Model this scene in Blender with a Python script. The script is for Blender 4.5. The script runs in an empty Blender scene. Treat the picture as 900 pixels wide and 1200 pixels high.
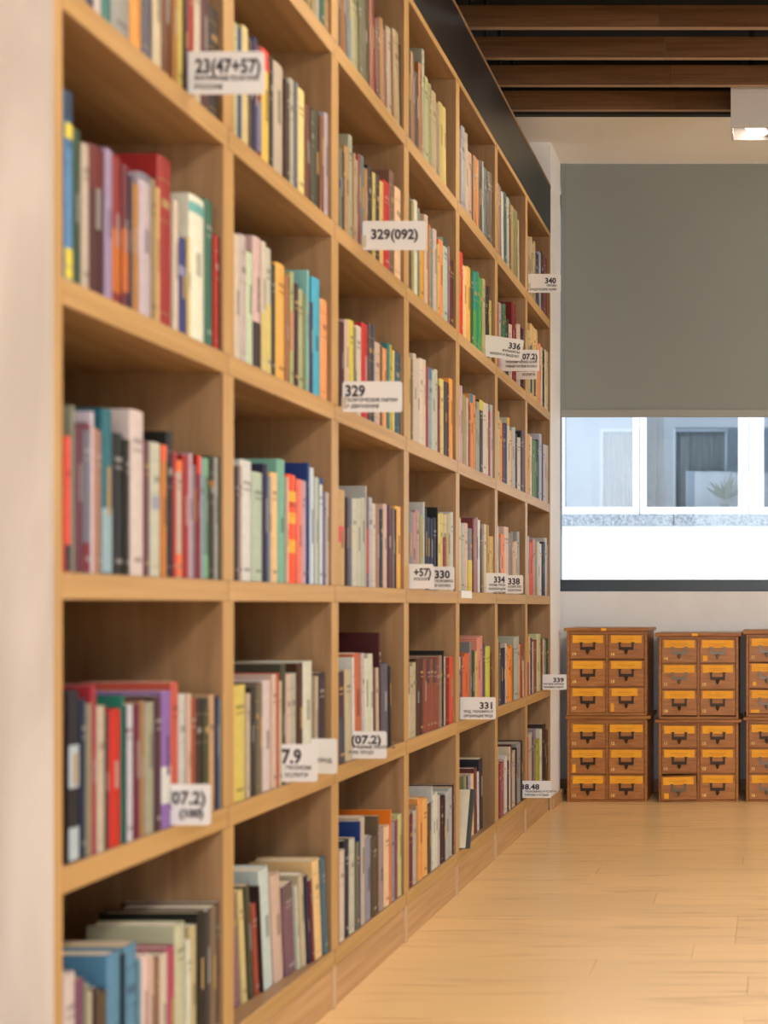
import bpy, bmesh, math, random
from mathutils import Vector, Matrix
C = bpy.context.scene.collection
PI = math.pi
rnd = random.Random(7)

# ------------------------------------------------------------------ camera
F, VX, VY = 1250.0, 902.0, 711.0          # focal length in px, vanishing point of the aisle
ZC = 0.925                                # lens height; bookcase front plane is x = -1
cam = bpy.data.cameras.new('camera'); co = bpy.data.objects.new('camera', cam); C.objects.link(co)
co.location = (0, 0, ZC); co.rotation_euler = (PI/2, 0, 0)
cam.sensor_fit = 'HORIZONTAL'; cam.sensor_width = 36; cam.lens = F/900*36
cam.shift_x = (450-VX)/900; cam.shift_y = (VY-600)/900
cam.clip_start = 0.05; cam.clip_end = 200
cam.dof.use_dof = True; cam.dof.focus_distance = 4.5; cam.dof.aperture_fstop = 3.4
bpy.context.scene.camera = co
# ------------------------------------------------------------------ world, lights, exposure
vs = bpy.context.scene.view_settings
vs.view_transform = 'Standard'; vs.look = 'None'; vs.gamma = 1; vs.use_curve_mapping = False
vs.exposure = 0.35
w = bpy.data.worlds.new('overcast_sky'); bpy.context.scene.world = w; w.use_nodes = True
nt = w.node_tree; bg = nt.nodes['Background']
tc = nt.nodes.new('ShaderNodeTexCoord'); sp = nt.nodes.new('ShaderNodeSeparateXYZ'); rp = nt.nodes.new('ShaderNodeValToRGB')
nt.links.new(tc.outputs['Generated'], sp.inputs[0]); nt.links.new(sp.outputs['Z'], rp.inputs[0]); nt.links.new(rp.outputs[0], bg.inputs[0])
rp.color_ramp.elements[0].position = 0.0; rp.color_ramp.elements[0].color = (.90, .94, 1, 1)
rp.color_ramp.elements[1].position = 0.8; rp.color_ramp.elements[1].color = (.78, .87, 1, 1)
bg.inputs[1].default_value = 2.6

def area(name, loc, rot, sx, sy, power, col):
    l = bpy.data.lights.new(name, 'AREA'); l.shape = 'RECTANGLE'; l.size = sx; l.size_y = sy
    l.energy = power; l.color = col
    o = bpy.data.objects.new(name, l); C.objects.link(o); o.location = loc; o.rotation_euler = rot
    return o
# daylight entering through the window of the wall behind the camera, and of the long right-hand wall
area('rear_window_daylight', (0.8, -3.9, 1.75), (PI/2, 0, 0), 3.2, 2.0, 12, (.86, .93, 1))
area('right_window_daylight', (6.4, 1.2, 1.7), (PI/2, 0, PI/2), 3.9, 1.8, 26, (.93, .96, 1))
# rows of ceiling lamps over the rest of the room
LAMPS = [(1.1, 0.4), (1.1, 2.2), (2.9, 1.3), (2.9, 3.3)]
for i, (x, y) in enumerate(LAMPS):
    area('room_ceiling_lamp_light', (x, y, 3.0), (0, 0, 0), .3, .3, 20, (1, .81, .58))
l = bpy.data.lights.new('added_point_light', 'POINT'); l.energy = 22; l.color = (1, .85, .70); l.shadow_soft_size = .14  # added unseen point light that brightens the white ceiling strip and blind
o = bpy.data.objects.new('added_point_light', l); C.objects.link(o); o.location = (1.5, 3.7, 2.55)

# neutral light panels in the ceiling of the room behind the camera
for x, y in ((1.0, -1.0), (1.6, -2.6)):
    area('rear_ceiling_panel_light', (x, y, 3.0), (0, 0, 0), .6, .6, 58, (1, .96, .93))

# ------------------------------------------------------------------ helpers
def lin(h, g=1.0):
    if len(h) == 3: h = ''.join(c*2 for c in h)
    o = []
    for k in (0, 2, 4):
        v = int(h[k:k+2], 16)/255
        o.append(min(.92, (v/12.92 if v <= .04045 else ((v+.055)/1.055)**2.4)*g))
    return tuple(o)

def newmat(name, rough=.5, col=(.8, .8, .8), metal=0, spec=.5):
    m = bpy.data.materials.new(name); m.use_nodes = True
    b = m.node_tree.nodes['Principled BSDF']
    b.inputs['Base Color'].default_value = (*col, 1); b.inputs['Roughness'].default_value = rough
    b.inputs['Metallic'].default_value = metal; b.inputs['Specular IOR Level'].default_value = spec
    return m, m.node_tree, b

def noisy(name, c1, c2, scale=(1, 1, 1), nscale=5, rough=.5, detail=4, bump=0, metal=0, spec=.5, rand=0, lo=.35, hi=.65, distort=0):
    m, nt, b = newmat(name, rough, c1, metal, spec)
    tc = nt.nodes.new('ShaderNodeTexCoord'); mp = nt.nodes.new('ShaderNodeMapping'); mp.inputs['Scale'].default_value = scale
    n = nt.nodes.new('ShaderNodeTexNoise'); n.inputs['Scale'].default_value = nscale; n.inputs['Detail'].default_value = detail
    n.inputs['Distortion'].default_value = distort
    r = nt.nodes.new('ShaderNodeValToRGB')
    r.color_ramp.elements[0].position = lo; r.color_ramp.elements[1].position = hi
    r.color_ramp.elements[0].color = (*c1, 1); r.color_ramp.elements[1].color = (*c2, 1)
    nt.links.new(tc.outputs['Object'], mp.inputs[0]); nt.links.new(n.outputs['Fac'], r.inputs[0])
    src = mp.outputs[0]
    out = r.outputs[0]
    if rand:
        oi = nt.nodes.new('ShaderNodeObjectInfo')
        ad = nt.nodes.new('ShaderNodeVectorMath'); ad.operation = 'MULTIPLY_ADD'
        ad.inputs[1].default_value = (37, 53, 71)
        nt.links.new(oi.outputs['Random'], ad.inputs[0]); nt.links.new(src, ad.inputs[2]); src = ad.outputs[0]
        hs = nt.nodes.new('ShaderNodeHueSaturation')
        mr = nt.nodes.new('ShaderNodeMapRange'); mr.inputs['To Min'].default_value = 1-rand; mr.inputs['To Max'].default_value = 1+rand
        nt.links.new(oi.outputs['Random'], mr.inputs[0]); nt.links.new(mr.outputs[0], hs.inputs['Value'])
        nt.links.new(out, hs.inputs['Color']); out = hs.outputs[0]
    nt.links.new(src, n.inputs['Vector'])
    nt.links.new(out, b.inputs['Base Color'])
    if bump:
        bp = nt.nodes.new('ShaderNodeBump'); bp.inputs['Strength'].default_value = bump; bp.inputs['Distance'].default_value = .002
        nt.links.new(n.outputs['Fac'], bp.inputs['Height']); nt.links.new(bp.outputs[0], b.inputs['Normal'])
    return m

OA, OB = (.50, .31, .145), (.60, .395, .20)
M = {}
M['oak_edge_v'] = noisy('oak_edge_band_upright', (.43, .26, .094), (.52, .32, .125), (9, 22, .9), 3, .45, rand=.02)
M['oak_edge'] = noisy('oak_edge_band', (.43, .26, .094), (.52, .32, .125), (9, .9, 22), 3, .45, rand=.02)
OA, OB = (.27, .155, .072), (.375, .23, .12)  # browner face veneer, darkened further with the shade of cells and undersides
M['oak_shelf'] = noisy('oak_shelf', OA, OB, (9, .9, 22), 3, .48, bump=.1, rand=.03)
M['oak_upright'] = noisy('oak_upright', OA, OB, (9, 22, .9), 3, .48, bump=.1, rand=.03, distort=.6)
M['oak_end'] = noisy('oak_end_panel', (.45, .385, .335), (.61, .54, .485), (4, 12, .5), 2.2, .5, bump=.1, distort=1.2)
M['plinth'] = noisy('oak_plinth', (.45, .265, .12), (.56, .34, .165), (9, 1, 22), 3, .45, rand=.03)
M['pale_edge'] = newmat('pale_edge_band', .5, (.58, .40, .24))[0]
M['floor'] = noisy('oak_floor_plank', (.64, .39, .16), (.90, .615, .30), (.8, 11, 1), 3.0, .30, detail=6, bump=.03, rand=.05, lo=.22, hi=.46, distort=.8)
M['subfloor'] = newmat('subfloor', .8, (.10, .06, .03))[0]
M['roompaint'] = noisy('beige_room_paint', (.40, .38, .35), (.44, .42, .39), (1, 1, 1), 3, .85)
M['wall'] = noisy('white_plaster', (.80, .80, .80), (.84, .84, .845), (1, 1, 1), 6, .85)
M['ceilwhite'] = noisy('ceiling_paint', (.82, .81, .80), (.85, .84, .83), (1, 1, 1), 4, .85)
M['black'] = newmat('black_plenum', .9, (.006, .006, .006))[0]
M['blacktrim'] = newmat('black_trim', .5, (.02, .019, .018))[0]
M['fascia'] = noisy('charcoal_fascia', (.016, .0165, .017), (.022, .0225, .023), (1, 1, 1), 3, .33)
M['slat'] = noisy('walnut_slat', (.125, .058, .024), (.20, .10, .042), (1.0, 20, 26), 2.5, .5, rand=.08, distort=.8)
M['frame_dark'] = newmat('window_frame_anthracite', .35, (.045, .065, .085))[0]
M['card'] = newmat('white_card', .45, (.80, .80, .81))[0]
M['ink'] = newmat('black_ink', .5, (.03, .03, .045))[0]
M['clip'] = newmat('clear_clip', .2, (.62, .55, .45))[0]
M['cab'] = noisy('catalogue_oak', (.27, .098, .020), (.40, .165, .042), (2, 2, 20), 4, .38, rand=.07, distort=.5, bump=.08)
M['cabdraw'] = noisy('catalogue_drawer_oak', (.34, .13, .034), (.47, .20, .060), (3, 3, 26), 4, .36, rand=.10, distort=.5, bump=.08)
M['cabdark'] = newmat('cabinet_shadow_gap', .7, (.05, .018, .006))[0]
M['orange'] = noisy('orange_label_paper', (.90, .38, .010), (.92, .45, .020), (1, 1, 1), 30, .55, rand=.05)
M['yellowink'] = newmat('pale_yellow_print', .5, (.90, .62, .22))[0]
M['brownink'] = newmat('pencil_brown', .5, (.55, .20, .02))[0]
M['bronze'] = newmat('dark_bronze', .38, (.06, .035, .022), .6)[0]
M['nickel'] = newmat('worn_nickel', .3, (.20, .16, .12), .7)[0]
M['lampbox'] = newmat('lamp_housing_white', .5, (.60, .57, .55))[0]
M['extwall'] = noisy('white_render', (.80, .80, .78), (.85, .85, .84), (1, 1, 1), 8, .9)
M['extframe'] = newmat('white_window_frame', .4, (.86, .87, .88))[0]
M['granite'] = noisy('speckled_stone_ledge', (.12, .15, .17), (.36, .39, .42), (1, 1, 1), 60, .7)
M['curtain'] = noisy('grey_curtain', (.36, .38, .35), (.50, .52, .48), (30, 1, 1), 4, .9)
M['roomwall'] = newmat('far_room_wall', .9, (.66, .72, .76))[0]
M['leaf'] = newmat('houseplant_leaf', .6, (.16, .28, .15))[0]
M['pot'] = newmat('grey_pot', .7, (.30, .32, .33))[0]

# roller blind: woven cloth, partly translucent
m, nt, b = newmat('roller_blind_cloth', .8, (.35, .385, .36)); out = nt.nodes['Material Output']
tr = nt.nodes.new('ShaderNodeBsdfTranslucent'); tr.inputs[0].default_value = (.34, .36, .34, 1)
mx = nt.nodes.new('ShaderNodeMixShader'); mx.inputs[0].default_value = .33
nt.links.new(b.outputs[0], mx.inputs[1]); nt.links.new(tr.outputs[0], mx.inputs[2]); nt.links.new(mx.outputs[0], out.inputs[0])
M['blind'] = m
M['blindbar'] = newmat('blind_hem_bar', .5, (.30, .31, .29))[0]
def glass(name, tint, fac):
    m, nt, b = newmat(name, .02, (1, 1, 1)); out = nt.nodes['Material Output']
    t = nt.nodes.new('ShaderNodeBsdfTransparent'); t.inputs[0].default_value = (*tint, 1)
    g = nt.nodes.new('ShaderNodeBsdfGlossy'); g.inputs[1].default_value = .01
    fr = nt.nodes.new('ShaderNodeFresnel'); fr.inputs[0].default_value = 1.5
    ad = nt.nodes.new('ShaderNodeMath'); ad.operation = 'ADD'; ad.inputs[1].default_value = fac; ad.use_clamp = True
    x = nt.nodes.new('ShaderNodeMixShader')
    nt.links.new(fr.outputs[0], ad.inputs[0]); nt.links.new(ad.outputs[0], x.inputs[0])
    nt.links.new(t.outputs[0], x.inputs[1]); nt.links.new(g.outputs[0], x.inputs[2]); nt.links.new(x.outputs[0], out.inputs[0])
    return m
M['pane'] = glass('window_glass', (.97, .985, .99), 0)
M['farpane'] = glass('far_window_glass', (.90, .95, 1), .12)
# printed book cloth / paper: the colour is stored per mesh
m, nt, b = newmat('book_cloth', .48)
at = nt.nodes.new('ShaderNodeAttribute'); at.attribute_name = 'Col'
tc = nt.nodes.new('ShaderNodeTexCoord'); nz = nt.nodes.new('ShaderNodeTexNoise'); nz.inputs['Scale'].default_value = 60
mr = nt.nodes.new('ShaderNodeMapRange'); mr.inputs['To Min'].default_value = .86; mr.inputs['To Max'].default_value = 1.12
ml = nt.nodes.new('ShaderNodeVectorMath'); ml.operation = 'SCALE'
nt.links.new(tc.outputs['Object'], nz.inputs['Vector']); nt.links.new(nz.outputs['Fac'], mr.inputs[0])
nt.links.new(at.outputs['Color'], ml.inputs[0]); nt.links.new(mr.outputs[0], ml.inputs['Scale']); nt.links.new(ml.outputs[0], b.inputs['Base Color'])
M['book'] = m
M['emit'] = bpy.data.materials.new('lamp_glow'); M['emit'].use_nodes = True
_b = M['emit'].node_tree.nodes['Principled BSDF']; _b.inputs['Emission Color'].default_value = (1, .90, .80, 1); _b.inputs['Emission Strength'].default_value = 5

class MB:
    def __init__(s): s.v = []; s.f = []; s.c = []
    def add(s, vs, fs, col=None, mat=None):
        o = len(s.v)
        s.v += [tuple(mat @ Vector(p)) if mat else tuple(p) for p in vs]
        s.f += [tuple(i+o for i in f) for f in fs]; s.c += [col]*len(fs)
        return s
    def box(s, x0, x1, y0, y1, z0, z1, col=None, mat=None):
        v = [(x, y, z) for z in (z0, z1) for y in (y0, y1) for x in (x0, x1)]
        return s.add(v, [(0, 2, 3, 1), (4, 5, 7, 6), (0, 1, 5, 4), (2, 6, 7, 3), (0, 4, 6, 2), (1, 3, 7, 5)], col, mat)
    def mesh(s, name, mat):
        me = bpy.data.meshes.new(name); me.from_pydata(s.v, [], s.f)
        if s.c and s.c[0] is not None:
            a = me.attributes.new('Col', 'FLOAT_COLOR', 'CORNER'); d = []
            for f, c in zip(s.f, s.c): d += [*c, 1.0]*len(f)
            a.data.foreach_set('color', d)
        me.materials.append(mat); return me

def link(name, me, parent=None, loc=(0, 0, 0), rot=(0, 0, 0), **props):
    o = bpy.data.objects.new(name, me); C.objects.link(o); o.location = loc; o.rotation_euler = rot
    if parent: o.parent = parent
    for k, v in props.items(): o[k] = v
    return o
def empty(name, loc, label, category, group=None, rot=(0, 0, 0)):
    o = link(name, None, None, loc, rot, label=label, category=category)
    if group: o['group'] = group
    return o
def bx(name, x0, x1, y0, y1, z0, z1, mat, parent=None, bev=0, **props):
    """box in parent space; origin at its own base centre"""
    cx, cy = (x0+x1)/2, (y0+y1)/2
    mb = MB().box(x0-cx, x1-cx, y0-cy, y1-cy, 0, z1-z0); me = mb.mesh(name, M[mat])
    if bev:
        b = bmesh.new(); b.from_mesh(me); bmesh.ops.bevel(b, geom=b.edges[:], offset=bev, segments=1, affect='EDGES'); b.to_mesh(me); b.free()
    return link(name, me, parent, (cx, cy, z0), **props)
def struct(*a, **k): return bx(*a, kind='structure', **k)

def text_mesh(body, size, mat, bold=0, align='LEFT'):
    cu = bpy.data.curves.new('printed_text', 'FONT'); cu.body = body; cu.size = size; cu.align_x = align
    cu.offset = bold; cu.resolution_u = 2; cu.extrude = .00015
    o = bpy.data.objects.new('tmp', cu); C.objects.link(o)
    dg = bpy.context.evaluated_depsgraph_get(); dg.update()
    me = bpy.data.meshes.new_from_object(o.evaluated_get(dg)); me.name = 'printed_text'
    me.materials.clear(); me.materials.append(mat)
    bpy.data.objects.remove(o); return me

# ------------------------------------------------------------------ the setting
YB = 5.36                       # back wall
ZCEIL = ZC + 2.12
XL, XR, YR = -1.34, 6.5, -4.0
fl = struct('floor', XL, XR, YR, YB+.02, -.06, -.012, 'subfloor')
# floor boards, laid across the aisle
PW, G = .128, .0005
y = YB; k = 0; rows = []
lens = [1.28, .92, 1.55, 1.1, 1.4]
pm = {}
while y > YR+.05:
    y0 = max(y-PW, YR); x = -1.0+.005 - rnd.uniform(.05, 1.1); x0 = -1.015
    while x0 < XR-.01:
        L = lens[rnd.randrange(5)]
        x1 = min(XR, (x+L) if x0 < -1 and x+L > x0+.15 else x0+L)
        if XR-x1 < .2: x1 = XR
        key = round(x1-x0, 3)
        if key not in pm:
            mb = MB().box(-key/2+G, key/2-G, -PW/2+G/2, PW/2-G/2, -.012, 0); me = mb.mesh('plank', M['floor']); pm[key] = me
        if y-PW >= YR: link('plank', pm[key], fl, ((x0+x1)/2 - fl.location.x, y-PW/2 - fl.location.y, -fl.location.z))
        x0 = x1; x = x1
    y -= PW
struct('wall_left', XL-.1, XL, YR, 5.6, -.06, 3.5, 'wall')
struct('wall_right', XR, XR+.1, YR, 1.2-2.0, 0, 3.5, 'roompaint')
struct('wall_right', XR, XR+.1, 1.2+2.0, 5.6, 0, 3.5, 'roompaint')
struct('wall_right', XR, XR+.1, -.8, 3.2, 0, .78, 'roompaint'); struct('wall_right', XR, XR+.1, -.8, 3.2, 2.62, 3.5, 'roompaint')
struct('wall_rear', XL, XR, YR-.1, YR, 0, .72, 'roompaint'); struct('wall_rear', XL, XR, YR-.1, YR, 2.8, 3.5, 'roompaint')
struct('wall_rear', XL, -1.05, YR-.1, YR, .72, 2.8, 'roompaint'); struct('wall_rear', 2.25, XR, YR-.1, YR, .72, 2.8, 'roompaint')
struct('wall_back', -1.12, XR, YB, YB+.16, -.06, 1.002, 'wall')
struct('wall_back', XL, -1.12, 5.09, YB+.16, 0, ZCEIL, 'wall')
struct('wall_left_pier', XL, -1.0, 4.868, 5.09, 0, ZCEIL, 'wall')
struct('ceiling_white', XL, XR, 4.617, YB+.16, ZCEIL, ZCEIL+.3, 'ceilwhite')
struct('trim_1', XL, XR, 4.592, 4.616, ZCEIL-.001, ZCEIL+.27, 'blacktrim')
cl = struct('ceiling', XL, XR, YR, 4.592, 3.36, 3.45, 'black')
XJ = -.404
M['slat_lit_edge'] = newmat('walnut_slat_lit_edge', .5, (.36, .24, .15))[0]  # paler slat underside, light from below put into the colour
sl1 = MB().box(XL+.002, XJ-.0007, -.01, .01, 0, .08).mesh('slat', M['slat'])
sl2 = MB().box(XJ+.0007, XR-.002, -.01, .01, 0, .08).mesh('slat', M['slat'])
SLY = 4.559
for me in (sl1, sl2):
    me.materials.append(M['slat_lit_edge'])
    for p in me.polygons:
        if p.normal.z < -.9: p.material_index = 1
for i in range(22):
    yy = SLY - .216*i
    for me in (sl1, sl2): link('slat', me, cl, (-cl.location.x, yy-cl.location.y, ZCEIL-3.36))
hg = MB()
for i in range(22):
    for xx in (-1.1, .2, 1.4, 2.6): hg.box(xx-.006, xx+.006, SLY-.216*i-.006, SLY-.216*i+.006, ZCEIL+.081, 3.36)
link('slat_hangers', hg.mesh('slat_hangers', M['black']), cl, (-cl.location.x, -cl.location.y, -3.36), kind='stuff')
# baseboards
struct('baseboard_left', -1.0, -.986, 4.872, 5.10, 0, .055, 'plinth', bev=.002)
struct('baseboard_back', -1.12, XR, YB-.014, YB, 0, .06, 'plinth', bev=.002)
# big window above the back wall
wf = struct('window_1', -1.12, XR, YB+.02, YB+.09, 1.003, 1.062, 'frame_dark', bev=.003)
for xa, xb in ((-1.12, -1.06), (.86, .93), (XR-.06, XR)): bx('window_frame', xa-wf.location.x, xb-wf.location.x, -.035, .035, .06, 2.0, 'frame_dark', wf)
bx('window_frame', -1.06-wf.location.x, .86-wf.location.x, -.035, .035, 1.95, 2.0, 'frame_dark', wf)
for xa, xb in ((-1.06, .86), (.93, XR-.06)): bx('pane', xa-wf.location.x, xb-wf.location.x, -.004, .004, .06, 1.95, 'pane', wf)
# roller blind
bl = empty('roller_blind', (.6, 5.10, ZC+.906), 'large grey-green roller blind covering the upper part of the window', 'blind')
xa, xb = -.9985-.6, 2.2-.6
ztop = ZCEIL-.003
zh = ZC + (711-480)*5.1/1250
bx('blind_cloth', xa, xb, -.0012, .0012, zh-bl.location.z, ztop-bl.location.z-.0, 'blind', bl)
bx('hem_bar', xa, xb, -.008, .008, 0, zh-bl.location.z, 'blindbar', bl, bev=.003)
bx('side_cord', xa+.022, xa+.0245, -.004, -.002, .04, ztop-bl.location.z, 'blindbar', bl)

# ------------------------------------------------------------------ house across the courtyard
YE = 9.0
def ex(px): return (px-VX)*YE/F
def ez(py): return ZC+(VY-py)*YE/F
hb = empty('building', (0, YE, -3), 'white rendered house with white framed windows seen across the courtyard', 'building')
def hbx(name, x0, x1, d0, d1, z0, z1, mat, par=None, base=None):
    o = bx(name, x0, x1, d0, d1, z0+3, z1+3, mat, hb); return o
hbx('wall', -8, 8, 0, .3, -3, ez(604), 'extwall')
zt = ez(380)
hbx('wall', -8, 8, 0, .3, zt, 4.6, 'extwall')
hbx('wall', -8, ex(560), 0, .3, ez(604), zt, 'extwall')
hbx('wall', ex(1010), 8, 0, .3, ez(604), zt, 'extwall')
for a, b_ in ((560, 790), (790.5, 1010)):
    hbx('stone_ledge', ex(a)+.003, ex(b_)-.003, -.06, -.001, ez(616.5), ez(603), 'granite')
# sashes: (left, right) of each pane in px
sash = [(572, 651), (661, 741.5), (757, 865), (895, 1002)]
frames = [(560, 657), (657.2, 748.3), (749.6, 877), (878, 1010)]
for (fa, fb), (pa, pb) in zip(frames, sash):
    f = bx('window_frame', ex(fa), ex(fb), .02, .09, ez(603)+3, ez(594)+3, 'extframe', hb)
    lx, lz = f.location.x, f.location.z
    for u0, u1 in ((fa, pa), (pb, fb)):
        bx('sash_bar', ex(u0)-lx, ex(u1)-lx, -.035, .035, ez(594)+3-lz, zt+3-lz, 'extframe', f)
    bx('sash_bar', ex(pa)-lx, ex(pb)-lx, -.035, .035, zt+3-lz-.06, zt+3-lz, 'extframe', f)
    bx('pane', ex(pa)-lx, ex(pb)-lx, -.003, .003, ez(594)+3-lz, zt+3-lz-.06, 'farpane', f)
# inside those rooms
hbx('room_wall', ex(560), ex(1010), 1.2, 1.25, ez(640), zt+.3, 'roomwall')
hbx('room_ceiling', ex(560), ex(1010), .31, 1.2, zt+.3, zt+.35, 'roomwall')
hbx('room_wall', ex(560)-.06, ex(560)-.001, .31, 1.25, ez(640), zt+.3, 'roomwall')
hbx('room_wall', ex(1010)+.001, ex(1010)+.06, .31, 1.25, ez(640), zt+.3, 'roomwall')
hbx('room_floor', ex(560), ex(1010), .31, 1.2, ez(640)-.05, ez(640), 'roomwall')
def inner_frame(px0, px1, py0, py1, d=.45, t=3.5, fill=True):
    fx0, fx1, fz0, fz1 = ex(px0), ex(px1), ez(py1), ez(py0)
    k = t*YE/F
    for a in ((fx0, fx0+k, fz0, fz1), (fx1-k, fx1, fz0, fz1), (fx0+k, fx1-k, fz1-k, fz1), (fx0+k, fx1-k, fz0, fz0+k)):
        hbx('inner_frame', a[0], a[1], d, d+.05, a[2], a[3], 'extframe')
    if fill: curtain(fx0+k, fx1-k, d+.06, fz0, fz1)
def curtain(x0, x1, d, z0, z1, n=26, amp=.018):
    vs, fs = [], []
    for i in range(n+1):
        x = x0+(x1-x0)*i/n; yy = d+amp*math.sin(i*2.1)
        vs += [(x, yy, z0+3), (x, yy, z1+3), (x, yy+.004, z0+3), (x, yy+.004, z1+3)]
    for i in range(n):
        a = i*4; b = a+4
        fs += [(a, b, b+1, a+1), (a+2, a+3, b+3, b+2), (a+1, b+1, b+3, a+3), (a, a+2, b+2, b)]
    link('curtain', MB().add(vs, fs).mesh('curtain', M['curtain']), hb)
inner_frame(693, 748, 492, 612, .45)
inner_frame(783, 850, 492, 612, .45)
curtain(ex(752), ex(774), .3, ez(612), zt)
hbx('reflection_panel', ex(800), ex(868), .34, .36, ez(612), ez(546), 'extframe')  # pale sheet standing in for a reflection in the far pane
# plant on the far sill
pl = MB()
for i in range(26):
    a, t, r = rnd.uniform(0, 2*PI), rnd.uniform(.1, 1.2), rnd.uniform(.05, .13)
    m4 = Matrix.Translation((ex(848), .26, ez(596)+3+.1)) @ Matrix.Rotation(a, 4, 'Z') @ Matrix.Rotation(t, 4, 'Y')
    pl.add([(0, 0, 0), (.02, 0, r), (0, 0, 2*r), (-.02, 0, r), (0, .006, r)], [(0, 1, 4), (1, 2, 4), (2, 3, 4), (3, 0, 4), (0, 3, 2, 1)], None, m4)
link('window_plant', pl.mesh('window_plant', M['leaf']), hb, kind='stuff')
hbx('plant_pot', ex(843), ex(853), .22, .30, ez(603), ez(588), 'pot')
struct('ground', -9, 9, 5.7, 9.0, -3.2, -3.0, 'granite')

# ------------------------------------------------------------------ bookcase
PITCH, T = .4825, .039
Y0 = 1.508
def opening(i):
    a = Y0 + PITCH*i
    return a, a+PITCH-T
HB = [1.681, 1.2636, .8458, .428, .0102, -.4076, -.8254]     # undersides relative to the lens; [0] = top board
ZB = [ZC+h for h in HB]
ZS = [ZB[r+1]+T for r in range(6)]                             # board top on which row r stands
XD = -1.325
YEND = opening(6)[1]+.019
bc = empty('bookcase', (-1, Y0-.02, 0), 'wall-long light oak bookcase, seven bays, full of books', 'bookcase')
L0 = bc.location
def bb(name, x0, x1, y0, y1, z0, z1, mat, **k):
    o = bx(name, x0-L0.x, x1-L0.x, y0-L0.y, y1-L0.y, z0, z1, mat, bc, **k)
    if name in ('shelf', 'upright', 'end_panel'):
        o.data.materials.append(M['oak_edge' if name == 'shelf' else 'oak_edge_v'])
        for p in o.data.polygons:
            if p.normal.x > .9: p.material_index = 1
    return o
bb('end_panel', XD, -1.0, Y0-.018, Y0, 0, ZC+1.703, 'oak_end', label='pale wide grained end panel nearest the camera')
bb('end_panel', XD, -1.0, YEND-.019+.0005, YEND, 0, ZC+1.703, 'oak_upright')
for i in range(7):
    a, b_ = opening(i)
    ya = a if i == 0 else a-T/2+.0006
    yb = b_ if i == 6 else b_+T/2-.0006
    for r in range(7):
        z = ZB[r]; t = .022 if r == 0 else T
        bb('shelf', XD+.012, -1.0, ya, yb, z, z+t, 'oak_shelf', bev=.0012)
    if i < 6:
        for r in range(6):
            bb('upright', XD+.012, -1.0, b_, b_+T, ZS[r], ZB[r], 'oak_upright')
        bb('plinth_post', XD+.012, -1.0, b_+T/2-.008, b_+T/2+.008, 0, ZB[6], 'pale_edge')
    pa = a if i == 0 else a-T/2+.008; pb = b_ if i == 6 else b_+T/2-.008
    bb('plinth_panel', -1.02, -1.006, pa, pb, 0, ZB[6]-.003, 'plinth')
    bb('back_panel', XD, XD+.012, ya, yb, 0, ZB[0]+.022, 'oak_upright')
# dark fascia over the bookcase with its thin oak trim
fa = struct('trim_2', -1.018, -1.0, Y0-.02, 4.868, ZC+1.704, ZC+1.912, 'fascia')
bx('trim_strip', -.010, .0105, -(4.868-Y0+.02)/2, (4.868-Y0+.02)/2, .208, .219, 'oak_shelf', fa)

# ------------------------------------------------------------------ ceiling spotlights
def lampbox(first=None, loc=(0, 0, 0), label=''):
    t = empty('ceiling_lamp', loc, label, 'lamp')
    s, h = .085, .215
    mb = MB()                                       # open-bottomed square housing
    k = .008
    mb.box(-s, s, -s*.75, -s*.75+k, 0, h).box(-s, s, s*.75-k, s*.75, 0, h).box(-s, -s+k, -s*.75+k, s*.75-k, 0, h).box(s-k, s, -s*.75+k, s*.75-k, 0, h)
    mb.box(-s+k, s-k, -s*.75+k, s*.75-k, h-k, h)
    link('housing', mb.mesh('housing', M['lampbox']), t)
    link('stem', MB().box(-.012, .012, -.012, .012, h, 3.36-loc[2]).mesh('stem', M['black']), t)
    # tilted round lamp head aimed at the shelves
    def disc(r, n=28, h=.02):
        vs = [(r*math.cos(2*PI*i/n), r*math.sin(2*PI*i/n), z) for z in (0, h) for i in range(n)]
        fs = [tuple(range(n))[::-1], tuple(range(n, 2*n))]+[(i, (i+1) % n, n+(i+1) % n, n+i) for i in range(n)]
        return vs, fs
    hd = link('lamp_head', MB().add(*disc(.062)).mesh('lamp_head', M['lampbox']), t, (.012, 0, .030), (0, .38, 0))
    link('bulb', MB().add(*disc(.056, h=.004)).mesh('bulb', M['emit']), hd, (0, 0, -.005))
    l = bpy.data.lights.new('spot_light', 'SPOT'); l.energy = SPOT; l.color = (1, .78, .52); l.spot_size = math.radians(80); l.spot_blend = .7; l.shadow_soft_size = .045
    o = bpy.data.objects.new('spot_light', l); C.objects.link(o); o.location = (loc[0], loc[1], loc[2]-.005)
    d = Vector((-1.0, loc[1]-.35, 2.15)) - o.location; o.rotation_euler = d.to_track_quat('-Z', 'Y').to_euler()
    return t
SPOT = 22
zl = ZC+1.969
lampbox(loc=(-.075, 4.445, zl), label='white square ceiling lamp with a tilted glowing round bulb, near the window')
for yy in (3.365, 2.285, 1.205):
    lampbox(loc=(-.075, yy, zl), label='white square ceiling lamp further along the aisle, %s the window lamp' % {3.365: 'next to', 2.285: 'second from', 1.205: 'third from'}[yy])

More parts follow.
